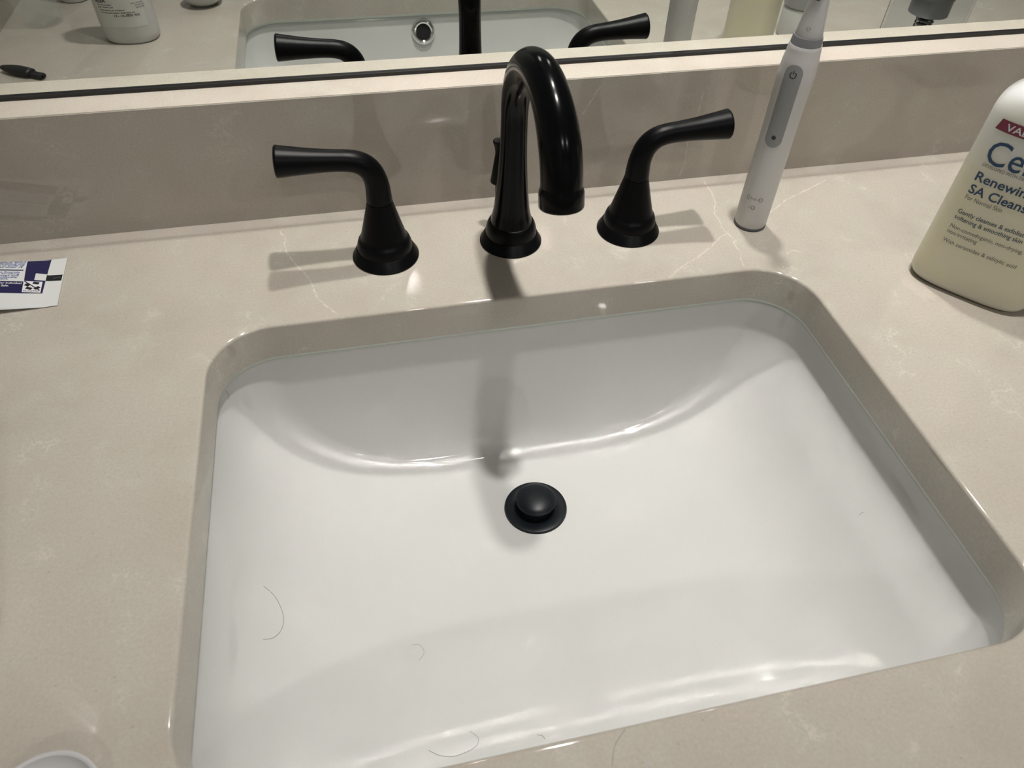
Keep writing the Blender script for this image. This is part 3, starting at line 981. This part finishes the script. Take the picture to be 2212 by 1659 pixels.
# white labelled bottle
wb = empty('contact_lens_solution_bottle', (-.3500, -.3420, 0), 'white oval bottle with a printed label left of the sink, seen in the mirror', 'bottle', .10)
loops = []
for z, k in ((0, .86), (.0012, .93), (.004, .975), (.009, 1), (.12, 1), (.128, .98), (.138, .85), (.146, .55), (.149, .36), (.160, .35)):
    loops.append([(*selp(2 * pi * i / 64, .0305 * k, .0235 * k, 2.3), z) for i in range(64)])
ws = loops_mesh('bottle_shell', loops, WHITEP, wb, cap_last=(0, 0, .160))
bm = bmesh.new(); bm.from_mesh(ws.data); bm.verts.ensure_lookup_table(); bm.faces.new([bm.verts[i] for i in reversed(range(64))])
bmesh.ops.recalc_face_normals(bm, faces=bm.faces); bm.to_mesh(ws.data); bm.free()
for p in ws.data.polygons: p.use_smooth = True
lathe('bottle_cap', [(.0120, .1585), (.0125, .160), (.0122, .182), (.0110, .184), (0, .1842)], WHITEP, wb, 32)
def wmap(off):
    def f(u, z):
        a = pi / 2 + u / .0275
        x, y = selp(a, .0305 + off, .0235 + off, 2.3)
        return (x, y, z)
    return f
lbl = patch('paper_label', [(-.026, .0195), (.034, .0195), (.034, .118), (-.026, .118)], wmap(.0002), LABELW, wb, 24, 6); lbl['label'] = 'printed paper label'
put_text('label_lettering', [('Alcon', .0072, 0.0457, .0046, .02, .0125), ('Laboratories, Inc.', .0030, 0.0429, .0014, .012, .0155), ('Fort Worth, Texas', .0022, 0.0403, .0014, .012, .0160),
                             ('contains no preservatives', -.0060, 0.0373, .0014, .014, .0230), ('keep bottle tightly closed when not in use', -.0150, 0.0347, .0014, .014, .0310),
                             ('REF', -.0100, 0.0325, .0014, .012, .0040), ('EXP 2025-01-31', -.0190, 0.0311, .0022, .012, .0225),
                             ('store at room', -.0270, 0.0437, .0014, .01, .014), ('see carton for', -.0280, 0.0413, .0014, .01, .011), ('instructions', -.0285, 0.0389, .0014, .01, .011)], wmap(.0004), DARKP, lbl)
# small white bottle behind the glass
sb = empty('pill_bottle', (-.4368, -.4750, 0), 'small round white bottle close to the side splash, seen in the mirror', 'bottle')
lathe('bottle_shell', [(.0165, .0003), (.0178, .0014), (.0180, .006), (.0180, .052), (.0165, .058), (.0135, .060), (.0135, .064)], WHITEP, sb, 48)
lathe('bottle_cap', [(.0160, .0635), (.0165, .0645), (.0165, .080), (.0155, .0815), (0, .0817)], WHITEM, sb, 40)
# black cap left of the frame
bc = empty('black_clip', (-.4500, -.2555, 0), 'small black leaf-shaped plastic clip lying by the left wall, seen in the mirror', 'clip', .515)
V, F = [], []
for i in range(15):
    t = i / 14; x = -.0260 + .038 * t
    wv = .0072 * sin(pi * min(1, .10 + .62 * t)) ** .7
    for k in range(20):
        a = 2 * pi * k / 20
        V.append((x, wv * cos(a), .0046 + .0044 * sin(a) * (wv / .0072)))
for i in range(14):
    for k in range(20):
        F.append((i * 20 + k, i * 20 + (k + 1) % 20, (i + 1) * 20 + (k + 1) % 20, (i + 1) * 20 + k))
F += [tuple(reversed(range(20))), tuple(14 * 20 + k for k in range(20))]
mesh('clip_body', V, F, CAPBLK, bc)
box('clip_tongue', (.0115, -.0040, .0010), (.0255, .0042, .0052), CAPBLK, bc, .0008)
for k in range(3):
    box('tongue_tooth', (.0250, -.0036 + k * .0028, .0014), (.0268 + .0008 * (k % 2), -.0018 + k * .0028, .0046), CAPBLK, bc, .0003)
# frosted jar and clear pump dispenser, out of frame on the right
jr = empty('frosted_jar', (.4390, -.2370, 0), 'small frosted white jar with a grey cap, beyond the cleanser bottle in the mirror', 'jar')
lathe('jar_body', [(.0205, .0003), (.0218, .0012), (.0222, .004), (.0222, .030), (.0212, .034), (.0200, .0345)], SOAP, jr, 48)
lathe('jar_cap', [(.0218, .0350), (.0224, .0358), (.0224, .0500), (.0215, .0512), (0, .0514)], PUMPG, jr, 48)
dp = empty('soap_dispenser', (.5530, -.1600, 0), 'clear square soap dispenser with a grey pump at the right, seen in the mirror', 'soap dispenser', -.12)
bm = bmesh.new()
lo = []
for h_, z0, z1 in ((.038, .0002, .088), (.0355, .0045, .0879)):
    pts = rrect(0, 0, h_, h_ * .72, .006, 4)
    lo.append([[bm.verts.new((x, y, z)) for x, y in pts] for z in (z0, z1)])
for q, rev in ((0, False), (1, True)):
    b0, b1 = lo[q]
    m_ = len(b0)
    for i in range(m_):
        j = (i + 1) % m_
        f_ = (b0[i], b0[j], b1[j], b1[i]); bm.faces.new(tuple(reversed(f_)) if rev else f_)
    bm.faces.new(b0)
m_ = len(lo[0][1][0:1][0:1]) if False else len(lo[0][1])
for i in range(m_):
    j = (i + 1) % m_
    bm.faces.new((lo[0][1][i], lo[0][1][j], lo[1][1][j], lo[1][1][i]))
bmesh.ops.recalc_face_normals(bm, faces=bm.faces)
me = bpy.data.meshes.new('dispenser_glass'); bm.to_mesh(me); bm.free()
link('dispenser_glass', me, CLEARP, dp, False)
lathe('pump_body', [(.0100, .0440), (.0175, .0465), (.0215, .0480), (.0215, .0640), (.0225, .0660), (.0225, .0990), (.0100, .1000), (.0060, .1010), (.0060, .118), (.010, .119), (.010, .126), (0, .127)], PUMPG, dp, 40)
lathe('dip_tube', [(.0042, .0060), (.0042, .0440)], CLEARP, dp, 20)
hv, hr = [], []
for i in range(120):
    a = 2 * pi * i / 15
    hv.append((.0088 * cos(a), .0088 * sin(a), .0080 + .0350 * i / 119)); hr.append(.0013)
sprg = tube('pump_spring', hv, hr, PUMPG, dp, 6)
tube('pump_nozzle', [(.004, 0, .1225), (.02, 0, .1228), (.036, 0, .1200), (.040, 0, .1165)], [.005, .0048, .0042, .0036], PUMPG, dp, 16)

# ------------------------------------------------------------------ hairs and water drops
def hair(pts, label, on_basin=True, r=.00010, grp=None):
    P = []
    q = [Vector((a, b, 0)) for a, b in pts]
    for i in range(len(q) - 1):
        p0, p1, p2, p3 = q[max(i - 1, 0)], q[i], q[i + 1], q[min(i + 2, len(q) - 1)]
        for s in range(6):
            t = s / 6
            v = .5 * (2 * p1 + (p2 - p0) * t + (2 * p0 - 5 * p1 + 4 * p2 - p3) * t * t + (3 * p1 - p0 - 3 * p2 + p3) * t ** 3)
            P.append(v)
    P.append(q[-1])
    for v in P: v.z = (floor_z(v.x, v.y) if on_basin else 0.0) + r * 1.1
    o = tube('hair', P, [r] * len(P), HAIRM, None, 6)
    return tag(o, label, 'hair', grp)
def refl(pts, z):
    """pixel-free helper: shift points sampled on the plane z=-.16 to the true basin height"""
    out = []
    C_ = Vector(CAM)
    for x, y in pts:
        a = Vector((x, y, -.16)); d_ = (a - C_)
        h_ = BASIN_BVH.ray_cast(C_, d_.normalized())
        out.append((h_[0].x, h_[0].y) if h_[0] is not None else (x, y))
    return out
hair(refl([(-.2283,-.2505),(-.2193,-.2616),(-.2135,-.2779),(-.2149,-.2886),(-.2208,-.2938),(-.228,-.2935)], 0), 'long dark hair curved like a bow on the left slope of the basin')
hair(refl([(-.1226,-.3193),(-.1175,-.3197),(-.1146,-.3259),(-.1187,-.3313)], 0), 'short thin curled hair near the middle of the basin front', r=.00007)
hair(refl([(-.1205,-.3922),(-.1135,-.3971),(-.1031,-.3995),(-.0903,-.3969),(-.0868,-.3917),(-.0915,-.3863)], 0), 'dark hooked hair by the front edge of the basin')
hair(refl([(-.0476,-.3974),(-.0442,-.399),(-.0432,-.4013)], 0), 'tiny curled hair against the front stone edge of the sink')
hair(refl([(.2608,-.2817),(.2632,-.2802),(.266,-.2795)], 0), 'tiny straight hair on the right slope of the basin')
hair(refl([(-.2665,-.0376),(-.2642,-.041),(-.2634,-.0489)], 0), 'tiny dark hair in the back left corner of the basin')
hair([(-.0371,-.4642),(-.0332,-.456),(-.026,-.4500)], 'pale hair lying on the stone at the front of the sink', False, .00007)
def drop(x, y, r, label):
    o = lathe('water_drop', [(r, 0.00003), (r * .97, r * .10), (r * .85, r * .22), (r * .6, r * .34), (r * .3, r * .40), (0, r * .41)], WATER, None, 24, (x, y, 0))
    return tag(o, label, 'water drop')
drop(-.0322, -.4720, .0040, 'larger water drop on the stone in front of the sink')
drop(-.0205, -.4665, .0016, 'tiny water drop on the stone, right of the larger drop')

# ------------------------------------------------------------------ ceiling downlights
PL = ['over the sink, close to the mirror', 'at the left, above the counter end', 'in the middle of the room', 'in the right half of the room']
LENS = plain('lamp_lens', (.8, .8, .78), .3)
for (x, y, r, s), where, bm_ in zip(LAMPS, PL, BEAM):
    d = empty('ceiling_downlight', (x, y, CEIL), 'recessed round ceiling downlight ' + where, 'downlight', 0, 'recessed ceiling downlights')
    lathe('trim_ring', [(r + .006, -.0003), (r + .008, -.006), (r + .028, -.004), (r + .030, -.0003)], WHITEM, d, 48, (0, 0, 0), False)
    lathe('lamp_lens', [(r + .006, -.0006), (r, -.0010), (0, -.0012)], LENS, d, 40, (0, 0, 0), False)
    li = bpy.data.lights.new('lamp', 'SPOT')
    li.energy = s; li.color = LAMP_COLOR; li.shadow_soft_size = r
    li.spot_size = math.radians(bm_); li.spot_blend = 1.0
    lo_ = bpy.data.objects.new('lamp', li); COL.objects.link(lo_); lo_.parent = d; lo_.location = (0, 0, -r - .004)
